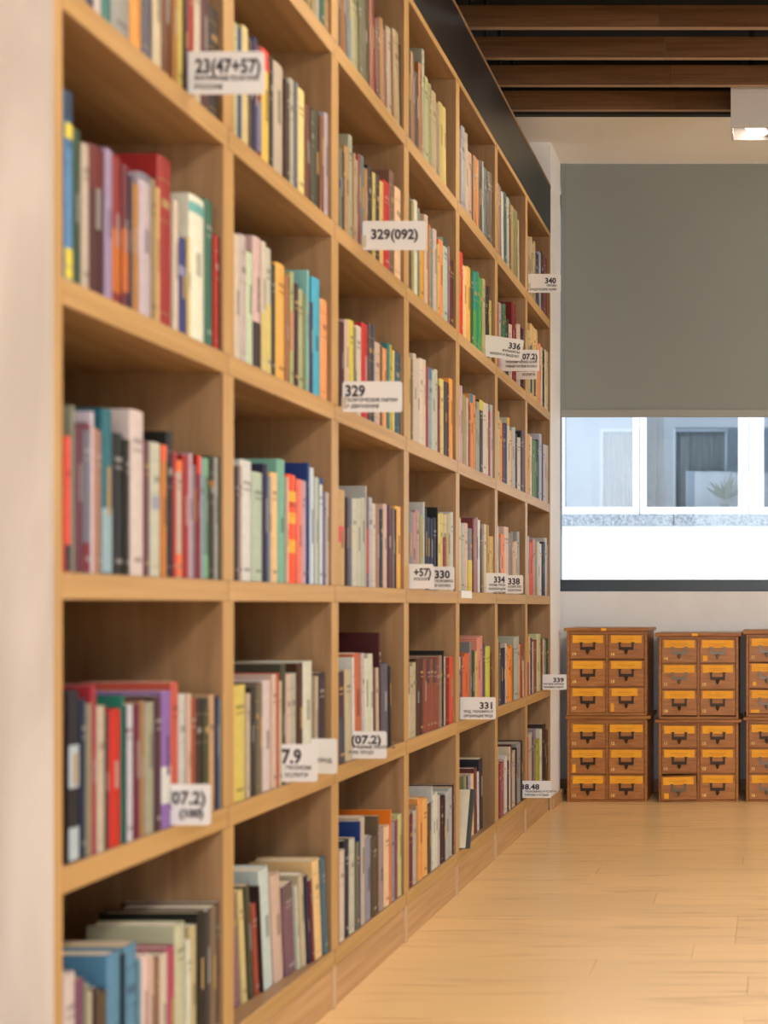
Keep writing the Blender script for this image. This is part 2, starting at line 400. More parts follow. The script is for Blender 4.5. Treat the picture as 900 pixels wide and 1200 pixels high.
# ------------------------------------------------------------------ books
# (bay, row): origin x, origin y, scale, start x, then "right x, top y, colour [a-b:colour bands]" read off enlarged crops
CELLS = {}
def cell(bay, row, ox, oy, s, start, txt, lean=0, rc=.004): CELLS[(bay, row)] = (ox, oy, s, start, txt, lean, rc)
cell(0,1,70,0,4.286,35,"70,-,a76;105,-,765;140,-,a98;180,-,446;215,-,dcc;270,-,488;365,-,aaa,.3-.55:b66;420,-,ea5;475,-,667;520,-,dca;570,-,742;600,-,a73;625,-,cb6;650,-,411;683,-,a22;718,-,dcb;755,-,634;822,-,322")
cell(0,2,70,90,3.636,28,"62,80,69c,0-.16:146,.17-.25:ed5,.83-.99:ed5;95,240,354;132,300,cba;200,325,512,.0-.3:722;232,325,a9b;268,355,933,.5-.93:c72;300,390,734,.45-.9:c73;315,430,335;345,470,b84;400,440,cbc,0-.05:889;412,445,a97;430,480,db8;485,372,a33;512,540,dcb;548,700,448,.3-.4:99b;562,690,dc9;625,540,eed,.05-.12:7bb;660,545,476;682,685,b32;700,695,422")
cell(0,3,70,460,4.286,32,"62,225,e65,.8-.99:334;78,70,998;92,180,756;120,160,734;160,160,778,0-.05:734,.8-.99:823;175,100,dcd;190,180,b87;215,195,a87;275,95,378,.6-.99:9bc;330,215,222;360,240,332;435,105,dcc;455,250,745;465,250,ccb;515,260,ccb,.4-.5:aab;545,270,c84,0-.12:e75;575,205,222;592,300,b44;620,345,cba,0-.1:e84,.8-.99:e85;655,320,a33;672,310,cab;690,370,878;712,320,923,0-.15:e53;728,330,9ab;752,335,798,0-.15:8b9,.8-.99:8b9;785,325,443,.2-.25:a73;800,330,aaa;822,330,554")
cell(0,4,70,780,4.286,38,"50,150,322;110,120,223,.32-.57:bcd,.8-.99:bcd;135,165,235;150,190,998;165,190,a98;190,95,a34;235,200,cba;252,230,433;320,215,c32;326,150,387;338,200,335;378,195,ccd,.17-.2:a36;410,190,724;435,175,a86;482,180,aa9;520,150,534;570,125,97b,.55-.82:ddd;605,80,c65;640,140,ccc;665,140,dba;690,160,a53;722,160,433;757,160,443,.1-.9:553;785,145,ca8;805,155,446;826,165,79a")
cell(0,5,70,1030,4.286,34,"90,460,dcc;125,490,857;150,520,998;170,560,cba;195,540,433;250,550,654;320,350,69b;335,370,245;400,310,69b;415,400,8ab;460,370,ecc;480,380,dba;510,390,976;550,365,dcb;585,330,b57;640,210,cca;665,300,ddc;695,225,cb8;735,155,222;765,150,444;795,130,876;828,100,654")
cell(1,0,355,0,6.923,-60,"-20,-,876;10,-,544;35,-,432;75,-,985;120,-,a97;140,-,aaa;190,-,265;215,-,a85;236,-,432")
cell(1,1,265,20,5,55,"72,50,cc9;100,85,358;140,85,dc9;165,150,544;190,140,447;215,190,834,.5-.95:88a;262,225,ec6,0-.18:e43;285,255,333;345,315,cba;358,370,533;380,400,432;405,385,bba;428,400,778;470,455,ed9;500,540,743;520,560,554;555,575,443;582,600,853;612,590,bab")
cell(1,2,265,265,5.714,60,"100,75,dcb;145,80,cbb;190,200,cdb;245,100,dbb,.65-.99:433;275,120,dcb,.55-.99:dc8;310,165,ccb,.45-.99:dc8;340,270,443;405,280,eb6;430,345,a75;460,320,bb7,.35-.7:c97;495,400,423;525,440,bb8;545,470,897;560,305,8cc;590,520,446;640,375,5bd;690,515,ea7;708,450,68a,.3-.99:99a")
cell(1,3,265,530,6.667,75,"105,120,433;130,110,a99;215,80,ddd;300,170,bcb;335,100,335;360,190,99a;415,170,ec9;475,70,8ba;495,200,dba;560,190,f63,.15-.25:fb3,.35-.45:fb3,.6-.72:fb3;605,220,e87;635,230,cab;660,90,248;700,130,cde;725,200,ccc;735,210,9ba;765,210,dde,0-.06:249;785,310,88a;812,320,cba")
cell(1,4,265,760,6.316,65,"160,265,dc7;185,330,cba;215,290,433;245,280,665;280,250,876;345,230,dcc;385,190,dba;395,180,c65;420,240,cb9;450,110,554;490,190,dba;530,180,bba;580,105,532;650,90,ddc;665,200,a98;690,205,cb9;745,175,434")
cell(1,5,265,980,6,95,"115,360,978;160,355,dc9;205,320,554;245,450,a54;270,330,433;345,195,cdd;420,235,dba;500,310,867,.0-.2:766;530,330,ccb;575,245,cb9;600,260,335;630,290,734;690,140,ec9;732,130,578",5.0,.045)
cell(2,0,355,0,6.923,285,"318,-,321;370,-,963;405,-,789;465,-,aa8;490,-,664;555,-,553;600,30,954;615,-,812;640,180,543;670,195,b84;695,290,744;735,280,ba9;755,320,a86;800,320,ba8;818,400,865",2.5)
cell(2,1,390,150,6.316,50,"80,170,776,.4-.5:446;95,190,544;130,165,b96;155,80,aa9;175,200,b97;190,250,aa9;215,215,944;240,230,688;265,320,b85;300,310,321;325,350,cb7;355,370,433;385,420,db7;430,430,c22;465,350,865;515,480,eca;522,540,b43")
cell(2,2,390,360,7.5,75,"110,150,511;150,130,dba;200,140,dc6;215,190,998;265,190,dcb;320,170,c33;350,160,655;375,170,456;430,335,dba;445,340,863;485,380,ea7;510,330,488;525,340,cb4;550,390,dc8;600,420,467;618,440,876")
cell(2,3,390,560,8.571,60,"140,135,ca7,.38-.55:d66;165,200,433;205,205,778;335,210,ccb;345,85,bbb;370,200,755,.35-.85:c54;410,205,bbc;440,265,dcb;480,290,a87;515,320,445;555,270,dba;605,280,634;630,310,877;645,320,433;706,300,eb6")
cell(2,4,390,730,7.059,55,"115,400,534,.5-.99:556;175,380,cb9;190,285,ddd;250,250,c75;275,250,cbb;350,255,ddc;365,370,865;395,370,cba;410,80,512;475,330,667;490,350,433",1.5)
cell(2,5,390,930,6.667,47,"55,430,a65;105,430,dcb;140,350,334;185,340,ccb;215,370,776;222,215,248;262,170,cba;310,320,99a;355,320,654;365,170,765;410,250,a99;455,240,eca;460,125,e82;495,210,99a;515,200,955;550,150,cc8")
cell(3,0,470,50,7.059,60,"95,100,533;125,120,975;160,290,422;185,210,a74;210,95,aa9;240,330,bb7;265,380,997;305,455,ba8;330,540,987;385,575,cb7",1.5)
cell(3,1,470,220,7.059,60,"90,85,555;115,130,a96;145,130,ddc;165,190,887;200,250,da3,0-.12:876;232,250,dba;250,320,b85;275,365,799;305,370,dbb;325,480,cb7;355,460,e96;395,450,bcb,0-.1:444;410,500,978;444,630,622")
cell(3,2,470,410,9.23,80,"115,100,cb7;140,110,865;280,125,dcb;305,190,a44;345,215,9ab,0-.15:58a;405,230,ccb;435,400,834;475,340,dc8;530,370,544;572,335,ea5")
cell(3,3,470,580,10,90,"140,190,788;230,190,b99;270,250,aa7;282,90,ccc;310,160,222;420,275,124;440,150,222;500,220,dc8;590,230,cb8,.3-.8:943;622,210,ccc")
cell(3,4,470,750,10,85,"110,290,447,.4-.99:ccb;185,260,cb9;270,210,532;460,195,954,0-.33:544;495,180,987;505,125,221;530,200,cba;580,200,822;628,190,d53")
cell(3,5,470,910,8.571,68,"90,370,a88;130,370,734;160,330,cba;180,280,b97;230,200,ea6;280,205,eb7;312,255,654;322,95,ccc;375,150,ddc;400,180,cbb;455,185,422;525,100,bbb;538,75,522")
cell(4,0,530,140,6.316,48,"75,100,776;105,90,99a;125,130,ba9;155,280,b98;165,290,643;205,320,c82;225,330,321;240,330,aaa;265,390,677;285,410,544;310,430,765;318,475,ca7",1)
cell(5,0,530,140,6.316,340,"360,500,a87;370,520,877;388,560,dcb;412,570,367;430,605,bba;440,620,543;462,665,b96;490,700,886;500,760,cb8",1.5)
cell(4,1,530,290,7.5,55,"103,65,d43;135,190,ec9;170,200,eb6;195,210,364;245,240,298,.5-.99:6a4;270,290,5a4;300,300,ba8;330,360,333;350,480,cb7")
cell(5,1,530,290,7.5,400,"415,500,a43;440,510,bab;475,510,475;500,640,343;530,690,dba;570,520,822;605,690,dba;643,740,423")
cell(4,2,530,440,9.231,65,"120,125,cab,.3-.95:cc9;160,230,a96;175,250,dcb;210,330,954;260,230,d95,0-.12:38b;275,370,aaa;305,300,aa9;345,290,433,0-.14:dc5;400,320,dcb;420,400,a44;455,340,bbb")
cell(5,2,530,440,9.231,495,"520,400,cb8;550,500,da6;560,530,a44;600,530,446;628,470,ccb,0-.12:da3;650,610,eb7;690,570,bbb;710,640,433;745,680,dcb;765,620,222;785,610,768")
cell(4,3,530,595,10,75,"115,130,dca;150,190,bba;195,190,dba;245,250,888,.5-.99:dc5;260,125,844;310,120,a88;335,150,ddd;350,250,322;385,200,987;410,200,dca;440,210,b95;490,340,db7")
cell(5,3,530,595,10,530,"550,220,ddd;580,350,876;620,320,e96;670,235,dba;720,290,987;770,400,db9;800,290,aaa",1)
cell(4,4,530,730,10,75,"130,370,656,0-.2:dcb;210,350,d74;235,225,888;275,320,443;300,330,cb7;365,150,d98;400,250,657;450,270,cc5;470,350,732")
cell(5,4,530,730,10,530,"545,190,dc9;575,230,765;630,290,335;650,240,cba;710,260,e94,.35-.4:b53;730,300,876;790,155,bba;800,250,da7;835,240,a54;850,440,dba")
cell(4,5,530,860,8,120,"145,380,997;160,400,433;185,380,aab;215,370,eca;245,310,744;262,350,dcc;298,220,334",1.5,.02)
cell(5,5,530,860,8,415,"440,120,dcb;460,270,833;490,250,a66;520,200,dcc;540,250,445;550,120,dca;565,100,633;595,150,cba;612,130,422;645,75,999;665,60,433")
cell(6,0,610,270,12,112,"155,130,a98;220,190,ba8;270,370,445;300,350,aab;330,350,544;350,360,856;380,420,844",1)
cell(6,1,560,370,9,530,"560,170,cb8;635,165,db8,.3-.95:356;670,310,d97;690,350,dcb;710,380,333;750,400,dca")
cell(6,2,610,490,10.9,98,"130,220,da6;155,250,dcb;200,290,796;245,290,354;280,220,bbc;300,340,568;335,350,cbb;360,360,cba;368,370,654")
cell(6,3,560,610,9,530,"550,170,bba;590,230,d64;610,200,c99;635,220,997;660,230,dcb;680,250,ddd;715,230,334;735,190,ccc;752,260,b98")
cell(6,4,610,730,13.33,118,"140,200,b54,0-.45:da4;165,200,cbb;190,240,445;215,290,cba;260,260,954;325,170,cc9;355,250,843;390,250,cba;410,270,798;450,240,354")
cell(6,5,600,840,12,225,"240,290,b65;290,210,cba;310,270,655;345,170,989;400,300,bb4;435,165,ddc;480,95,433;515,180,654")

def bcol(h):
    c = lin(h, .86); L = .3*c[0]+.55*c[1]+.15*c[2]
    k = .78 if L > .38 and max(c)-min(c) < .32 else 1.0
    return tuple(max(.006, (L+(v-L)*k)**1.16*t) for v, t in zip(c, (1.0, 1.04, 1.04)))
books = []
bounds = {}
for (bay, row), (ox, oy, s, start, txt, lean, rc) in CELLS.items():
    ya, yb = opening(bay); HS = ZS[row]-ZC
    ents = []
    for e in txt.split(';'):
        q = e.split(','); bands = []
        for b_ in q[3:]:
            rg, c = b_.split(':'); u, v = rg.split('-'); bands.append((float(u), float(v), c))
        ents.append((float(q[0])/s+ox, None if q[1] == '-' else float(q[1])/s+oy, q[2], bands))
    xs = start/s+ox
    cur = max(ya+.0015, F*(1+rc)/(VX-xs))
    if lean: cur = max(cur, ya+.0015+math.sin(math.radians(abs(lean)))*.27)
    if rc > .03: cur = ya+.0015+math.sin(math.radians(abs(lean)))*.27
    bd = [cur]
    cl_ = math.cos(math.radians(lean))
    for j, (px, pt, col, bands) in enumerate(ents):
        r = (rc if rc < .03 else rc + (.004-rc)*(j/(len(ents)-1))) + rnd.uniform(-.0012, .0012)
        y1 = min(F*(1+r)/(VX-px), yb-.0008)
        wd = (y1-cur)*cl_
        if wd < .0035: wd = .0035
        if cur+wd/cl_ > yb-.0006: break
        h = rnd.uniform(.195, .245) if pt is None else (VY-pt)*(1+r)/(VX-px) - HS
        if lean: h = h/cl_
        h = max(.10, min(h, (ZB[row]-ZS[row])-.006))
        lim = .058 if bay < 3 else .05
        n = 1 if wd < lim else max(2, round(wd/.032))
        for q in range(n):
            ww = wd/n*(rnd.uniform(.99, 1.0))
            hh = h if q == n-1 else max(.1, h - abs(rnd.gauss(0, .006)))
            c = bcol(col)
            if n > 1:
                k = rnd.uniform(.88, 1.08); c = tuple(min(.9, v*k) for v in c)
            books.append(dict(bay=bay, row=row, y=cur, w=ww-.0012, h=hh, r=r, lean=lean, col=c, hex=col, bands=bands if (n == 1 or q % 2 == n % 2-0) else [],
                              area=(F/(cur**2))*ww*F*hh/cur))
            cur += wd/n/cl_
            bd.append(cur)
    bounds[(bay, row)] = bd
# the book that has been left pulled forward in the fifth bay
books.append(dict(bay=4, row=5, y=opening(4)[0]+.003, w=.022, h=.190, r=-.03, lean=-17, col=(.03, .045, .05), hex='234', bands=[], area=900, special=True))

NAMES = [('black', (30, 30, 34)), ('charcoal', (68, 62, 62)), ('grey', (140, 140, 140)), ('light grey', (180, 180, 182)), ('white', (222, 220, 218)),
         ('cream', (224, 206, 178)), ('beige', (204, 184, 158)), ('tan', (180, 148, 108)), ('brown', (112, 78, 54)), ('dark brown', (74, 50, 38)), ('maroon', (104, 34, 46)),
         ('dark red', (138, 36, 36)), ('red', (190, 50, 44)), ('coral', (226, 110, 90)), ('orange', (222, 130, 60)), ('mustard', (212, 170, 74)), ('yellow', (226, 208, 96)),
         ('pale yellow', (226, 208, 140)), ('olive', (100, 96, 62)), ('green', (70, 110, 80)), ('bright green', (98, 164, 74)), ('pale green', (178, 196, 170)), ('teal', (50, 122, 132)),
         ('light blue', (120, 180, 206)), ('blue', (60, 90, 150)), ('steel blue', (116, 146, 172)), ('navy', (36, 44, 80)), ('slate', (94, 96, 112)), ('purple', (132, 104, 158)),
         ('mauve', (158, 132, 150)), ('plum', (102, 62, 82)), ('pink', (206, 150, 150)), ('taupe', (150, 128, 112)), ('rust', (164, 84, 54))]
def cname(hx):
    c = [int(ch*2, 16) for ch in hx]
    return min(NAMES, key=lambda n: sum((a-b)**2 for a, b in zip(c, n[1])))[0]
BAY = ['nearest bay', 'second bay', 'third bay', 'fourth bay', 'fifth bay', 'sixth bay', 'farthest bay']
ROW = ['top shelf', 'second shelf down', 'third shelf down', 'fourth shelf down', 'fifth shelf down', 'bottom shelf']
ORD = ['first', 'second', 'third', 'fourth', 'fifth', 'sixth', 'seventh', 'eighth', 'ninth', 'tenth', 'eleventh', 'twelfth', 'thirteenth', 'fourteenth',
       'fifteenth', 'sixteenth', 'seventeenth', 'eighteenth', 'nineteenth', 'twentieth', 'twenty-first', 'twenty-second', 'twenty-third', 'twenty-fourth', 'twenty-fifth', 'twenty-sixth', 'twenty-seventh', 'twenty-eighth', 'twenty-ninth', 'thirtieth', 'thirty-first', 'thirty-second', 'thirty-third', 'thirty-fourth']
bycell = {}
for b_ in books: bycell.setdefault((b_['bay'], b_['row']), []).append(b_)
used = {}
for key, lst in bycell.items():
    for j, b_ in enumerate(lst):
        size = 'thick ' if b_['w'] > .032 else 'thin ' if b_['w'] < .011 else ''
        if b_['h'] > .26: size = 'tall '+size
        L = cname(lst[j-1]['hex']) if j else None; R = cname(lst[j+1]['hex']) if j+1 < len(lst) and not lst[j+1].get('special') else None
        me = size+cname(b_['hex'])+' book'
        if L and R: mid = ('between %s and %s ones' % (L, R)) if L != R else 'between two %s ones' % L
        elif R: mid = 'at the left end beside a %s one' % R
        else: mid = 'at the right end beside a %s one' % L
        b_['label'] = '%s %s, %s, %s' % (me, mid, BAY[key[0]], ROW[key[1]])
        b_['alt'] = '%s, %s from the left, %s, %s' % (me, ORD[j], BAY[key[0]], ROW[key[1]])
        used[b_['label']] = used.get(b_['label'], 0)+1
for b_ in books:
    if used[b_['label']] > 1 or len(b_['label'].split()) > 16: b_['label'] = b_['alt']
    if b_.get('special'): b_['label'] = 'dark-spined book with cream cover pulled forward and leaning, fifth bay, bottom shelf'
books.sort(key=lambda b: -b['area'])

def cover_geo(w, h, D, sgn, hard):
    t = .0022 if hard else .0007
    t = min(t, w*.18); bl_ = min(w*.14, .0045)
    A = (-1, -.8, -.35, .35, .8, 1)
    cy = w/2*sgn
    out = [(-D, -w/2)]+[(-bl_*a*a, a*w/2) for a in A]+[(-D, w/2)]
    inn = [(-D, -w/2+t)]+[(-bl_-t, max(-w/2+t, min(w/2-t, a*w/2))) for a in A]+[(-D, w/2-t)]
    n = len(out); vs = []
    for z in (0, h):
        vs += [(x, y+cy, z) for x, y in out]; vs += [(x, y+cy, z) for x, y in inn]
    fs = []
    for i in range(n-1):
        fs.append((i, i+1, 2*n+i+1, 2*n+i)); fs.append((n+i+1, n+i, 3*n+i, 3*n+i+1))
        fs.append((2*n+i, 2*n+i+1, 3*n+i+1, 3*n+i)); fs.append((i+1, i, n+i, n+i+1))
    fs += [(0, 2*n, 3*n, n), (n-1, 2*n-1, 4*n-1, 3*n-1)]
    return vs, fs, t, bl_, cy
def band_geo(w, bl_, cy, z0, z1, p=.0006, k=1.0):
    A = [a*k for a in (-1, -.8, -.35, .35, .8, 1)]; vs = []
    for z in (z0, z1):
        vs += [(-bl_*a*a+p, a*(w/2)+cy, z) for a in A]; vs += [(-bl_*a*a-.0002, a*(w/2-.0003)+cy, z) for a in A]
    n = 6; fs = []
    for i in range(n-1):
        fs.append((i, i+1, 2*n+i+1, 2*n+i)); fs.append((2*n+i, 2*n+i+1, 3*n+i+1, 3*n+i)); fs.append((i+1, i, n+i, n+i+1)); fs.append((n+i+1, n+i, 3*n+i, 3*n+i+1))
    fs += [(0, 2*n, 3*n, n), (n-1, 2*n-1, 4*n-1, 3*n-1)]
    return vs, fs
PAGE = [(.72, .64, .50), (.78, .73, .63), (.62, .52, .37), (.80, .77, .70)]
far = MB(); nfar = 0
for idx, b_ in enumerate(books):
    w_, h, lean = b_['w'], b_['h'], b_['lean']
    D = min(.25, max(.10, h*rnd.uniform(.62, .74)))
    if b_.get('special'): D = .135
    hard = w_ > .014 and rnd.random() < .6
    if b_.get('special'): hard = True
    sgn = 1 if lean >= 0 else -1
    vs, fs, t, bl_, cy = cover_geo(w_, h, D, sgn, hard)
    rec = .003 if hard else .0004
    x, yy = -(1+b_['r']), b_['y'] + (0 if lean >= 0 else w_)
    rot = math.radians(lean)
    col = b_['col']; pc = PAGE[rnd.randrange(4)]
    L = sum(col)/3
    ink = tuple(min(.85, c*.5+.22) for c in col) if L < .2 else tuple(c*.55 for c in col)
    if L < .25 and rnd.random() < .4: ink = (.38, .25, .10)
    prt = None
    if w_ > .008 and h > .12:
        kk = rnd.random()
        segs = []
        if kk < .45: z = h*rnd.uniform(.35, .5); segs = [(z, z+h*rnd.uniform(.12, .3), .28)]
        elif kk < .75: segs = [(h*.80, h*.83, .6), (h*.75, h*.765, .6), (h*.08, h*.11, .5)]
        else: segs = [(h*.86, h*.865, .92), (h*.62, h*.625, .92), (h*.70, h*.75, .55), (h*.07, h*.075, .92)]
        prt = [band_geo(w_, bl_, cy, z0, z1, .0009, k) for z0, z1, k in segs]
    if idx < 300:
        cm = MB().add(vs, fs, col); me = cm.mesh('book', M['book'])
        o = link('book', me, None, (x, yy, ZS[b_['row']]+.0004), (rot, 0, 0), label=b_['label'], category='book',
                 group='books on the %s, %s' % (ROW[b_['row']], BAY[b_['bay']]))
        if b_.get('special'):
            o.rotation_euler = (rot, 0, 0)
            # cream printed cover glued on the near board
            link('front_cover', MB().box(-D+.001, -.012, -w_-.0009, -w_-.0001, .001, h-.001, (.70, .64, .50)).mesh('front_cover', M['book']), o, label='cream front cover')
        link('page_block', MB().box(-D+.004, -bl_-t-.0003, cy-w_/2+t, cy+w_/2-t, rec, h-rec, pc).mesh('page_block', M['book']), o)
        for (u, v, c) in b_['bands']:
            vv, ff = band_geo(w_, bl_, cy, h*(1-v), h*(1-u), .0007)
            link('spine_band', MB().add(vv, ff, bcol(c)).mesh('spine_band', M['book']), o)
        if prt and not b_.get('special'):
            for vv, ff in prt: link('spine_print', MB().add(vv, ff, ink).mesh('spine_print', M['book']), o)
    else:
        m4 = Matrix.Translation((x, yy, ZS[b_['row']]+.0004)) @ Matrix.Rotation(rot, 4, 'X')
        far.add(vs, fs, col, m4); far.box(-D+.004, -bl_-t-.0003, cy-w_/2+t, cy+w_/2-t, rec, h-rec, pc, m4)
        for (u, v, c) in b_['bands']:
            vv, ff = band_geo(w_, bl_, cy, h*(1-v), h*(1-u), .0007); far.add(vv, ff, bcol(c), m4)
        if prt:
            for vv, ff in prt: far.add(vv, ff, ink, m4)
        nfar += 1
link('books', far.mesh('books', M['book']), None, label='the many narrow books filling the remaining places on the bookcase shelves', category='books', kind='stuff')
print('books', len(books), 'stuff', nfar)

# ------------------------------------------------------------------ classification cards standing out from the shelves
def rrect(x0, x1, z0, z1, r=.006, t=.0009, n=4):
    pts = []
    for cx, cz, a0 in ((x1-r, z0+r, -PI/2), (x1-r, z1-r, 0), (x0+r, z1-r, PI/2), (x0+r, z0+r, PI)):
        for i in range(n+1):
            a = a0+PI/2*i/n; pts.append((cx+r*math.cos(a), cz+r*math.sin(a)))
    N = len(pts)
    vs = [(x, -t/2, z) for x, z in pts]+[(x, t/2, z) for x, z in pts]
    fs = [tuple(range(N)), tuple(range(2*N-1, N-1, -1))]+[(i, N+i, N+(i+1) % N, (i+1) % N) for i in range(N)]
    return vs, fs
def sign(l, r, top, bot, big, lines, label, Y=None, bay=None, row=None, cut=False, tx=.10, align='LEFT', bigz=.62, bs=None, tilt=0, front=False, ts=.1, te=.9):
    if Y is None: Y = F*1.002/(VX-l)
    if bay is not None:
        bd = bounds[(bay, row)]; Y = min(bd, key=lambda v: abs(v-Y))-.0006
    zt_, zb_ = ZC+(VY-top)*Y/F, ZC+(VY-bot)*Y/F
    if row is not None and not front:
        d = max(0, ZS[row]+.0006-zb_); zb_ += d; zt_ += d
    x0, x1 = (l-VX)*Y/F, (r-VX)*Y/F
    H = zt_-zb_; W = x1-x0
    o = empty('shelf_sign', (x0, Y, zb_), label, 'sign', None, (0, math.radians(tilt), 0))
    xin = -.045 if cut else (0 if front else -.02)
    if front: x0 = max(x0, -.998)
    vs, fs = rrect(xin, W, 0, H)
    link('card', MB().add(vs, fs).mesh('card', M['card']), o)
    if front:
        o.location.x = x0
        link('clip', MB().box(-.0015, .010, -.0022, -.0006, H*.1, H*.5).mesh('clip', M['clip']), o)
    bs = bs or H*.46
    xx = W*tx if align == 'LEFT' else W*(1-tx)
    if big:
        me = text_mesh(big, bs, M['ink'], bs*.034, 'LEFT')
        a_, b_ = min(v.co.x for v in me.vertices), max(v.co.x for v in me.vertices)
        k = (te-ts)*W/(b_-a_)
        for v in me.vertices: v.co.x = (v.co.x-a_)*k
        link('printed_text', me, o, (ts*W, -.0009, H*bigz), (PI/2, 0, 0))
    for k, s in enumerate(lines):
        if not s: continue
        me = text_mesh(s, H*.155, M['ink'], H*.004, align)
        wd_ = max(v.co.x for v in me.vertices)-min(v.co.x for v in me.vertices)
        if wd_ > W*.86 and not cut:
            for v in me.vertices: v.co.x *= W*.86/wd_
        link('printed_text', me, o, (xx, -.0009, H*bigz-H*.20*(k+1)+H*.02), (PI/2, 0, 0))
    return o
sign(222, 310, 70, 120, '23(47+57)', ['ВНУТРЕННЯЯ ПОЛИТИКА', 'РОССИЯ'], 'white card reading 23(47+57) hanging between nearest and second bays', bay=0, row=1, tx=.07, bigz=.50, bs=.034, ts=0.08, te=0.95)
sign(424, 498, 259, 293, '329(092)', [], 'white card reading 329(092) on the second shelf down', Y=2.615, front=True, tx=.155, bigz=.38, bs=.0335, ts=0.135, te=0.88)
sign(400, 470, 447, 483, '329', ['ПОЛИТИЧЕСКИЕ ПАРТИИ', 'И ДВИЖЕНИЯ'], 'white card reading 329 with two lines of small print, third bay', Y=2.492, front=True, tx=.06, bigz=.52, bs=.036, ts=0.05, te=0.38)
sign(482, 508, 661, 690, '+57)', ['РОССИЯ'], 'white card ending in +57) beside the 330 card', bay=3, row=3, tx=.12, bigz=.52, bs=.030, cut=True, ts=0.12, te=0.9)
sign(507, 532.5, 664, 691, '330', ['ЭКОНОМИКА', 'И НАУКА'], 'white card reading 330 on the fourth shelf down', bay=3, row=3, tx=.10, bigz=.50, bs=.032, ts=0.1, te=0.8)
sign(571, 611, 394, 419, '336', ['ФИНАНСЫ', 'НАЛОГИ И БЮДЖЕТ'], 'tilted white card reading 336 with lines of small print', bay=4, row=1, tx=.07, align='RIGHT', bigz=.52, bs=.030, tilt=8, ts=0.58, te=0.93)
sign(589, 632, 411, 436, '(07.2)', ['ЭКОНОМИЧЕСКИЕ НАУКИ', 'УЧЕБНЫЕ ПОСОБИЯ ПО КУРСУ'], 'white card ending in 07.2 partly behind the tilted 336 card', bay=5, row=1, tx=.06, align='RIGHT', bigz=.55, bs=.030, ts=0.48, te=0.95)
sign(600, 629, 420, 444.5, '', ['', '', 'ХОЗЯЙСТВО И ТРУД', 'УСЛУГИ'], 'white card below and behind the 07.2 card', Y=4.22, bay=5, row=1, tx=.06, align='RIGHT', bigz=.95, bs=.030)
sign(619, 657, 321, 343, '340', ['ПРАВО', 'ЮРИДИЧЕСКИЕ НАУКИ'], 'white card reading 340 high up at the far end of the bookcase', Y=4.409, row=0, tx=.12, align='RIGHT', bigz=.50, bs=.032, front=True, ts=0.52, te=0.86)
sign(571.7, 594, 672, 695, '334', ['ФОРМЫ ТРУДА', 'КООПЕРАЦИЯ', 'АРТЕЛИ'], 'white card reading 334 beside the 338 card', bay=4, row=3, tx=.07, align='RIGHT', bigz=.52, bs=.030, ts=0.32, te=0.9)
sign(594.5, 613, 674, 695.5, '338', ['ХОЗЯЙСТВО', 'ПОЛИТИКА'], 'white card reading 338 just right of the 334 card', bay=5, row=3, tx=.10, align='RIGHT', bigz=.50, bs=.033, ts=0.05, te=0.8)
sign(636, 664, 791, 809, '339', ['ТОРГОВЛЯ. МИРОВАЯ', 'ЭКОНОМИКА. РЫНОК'], 'white card reading 339 standing out in front of the pier', Y=4.72, bay=6, row=4, tx=.12, align='RIGHT', bigz=.50, bs=.027, ts=0.44, te=0.89)
sign(541, 581, 817, 843, '331', ['ТРУД. ЭКОНОМИКА И', 'ОРГАНИЗАЦИЯ ТРУДА'], 'white card reading 331 on the fifth shelf down', bay=4, row=4, tx=.08, align='RIGHT', bigz=.48, bs=.030, ts=0.53, te=0.9)
sign(613, 646, 915, 935, '38.48', ['ЭКОНОМИКА И УСЛУГИ', 'ТУРИЗМ И ОТДЫХ'], 'white card ending in 8.48 on the bottom shelf', Y=4.355, bay=5, row=5, tx=.05, align='LEFT', bigz=.50, bs=.030, cut=True, ts=-0.08, te=0.58)
sign(335, 372, 872, 916, '7.9', ['ЭКОНОМ', 'УСЛУГИ'], 'larger white card ending in .9, left of a blank-looking one', bay=1, row=4, tx=-.03, bigz=.50, bs=.040, cut=True, ts=-0.12, te=0.5)
sign(362, 395, 870, 911, '', ['', '', 'ТРУД'], 'nearly blank white card just behind the .9 card', Y=2.335, bay=1, row=4, tx=.3, bigz=.9, bs=.040, cut=True)
sign(416, 453, 857, 889, '(07.2)', ['УЧЕБНЫЕ ПОСОБИЯ', 'ПО ТРУДУ'], 'white card reading 07.2 in the third bay, fifth shelf down', bay=2, row=4, tx=-.08, bigz=.55, bs=.028, cut=True, ts=-0.12, te=0.83)
sign(206, 247, 919, 967, '(07.2)', [], 'white square-cornered card reading 07.2 above 100, nearest bay', bay=0, row=4, tx=.20, align='RIGHT', bigz=.52, bs=.030, cut=True, ts=-0.25, te=0.86)
o = [x for x in C.objects if x.name.startswith('shelf_sign')][-1]
link('printed_text', text_mesh('(100)', .019, M['ink'], .001, 'RIGHT'), o, (.047, -.0009, .0135), (PI/2, 0, 0))

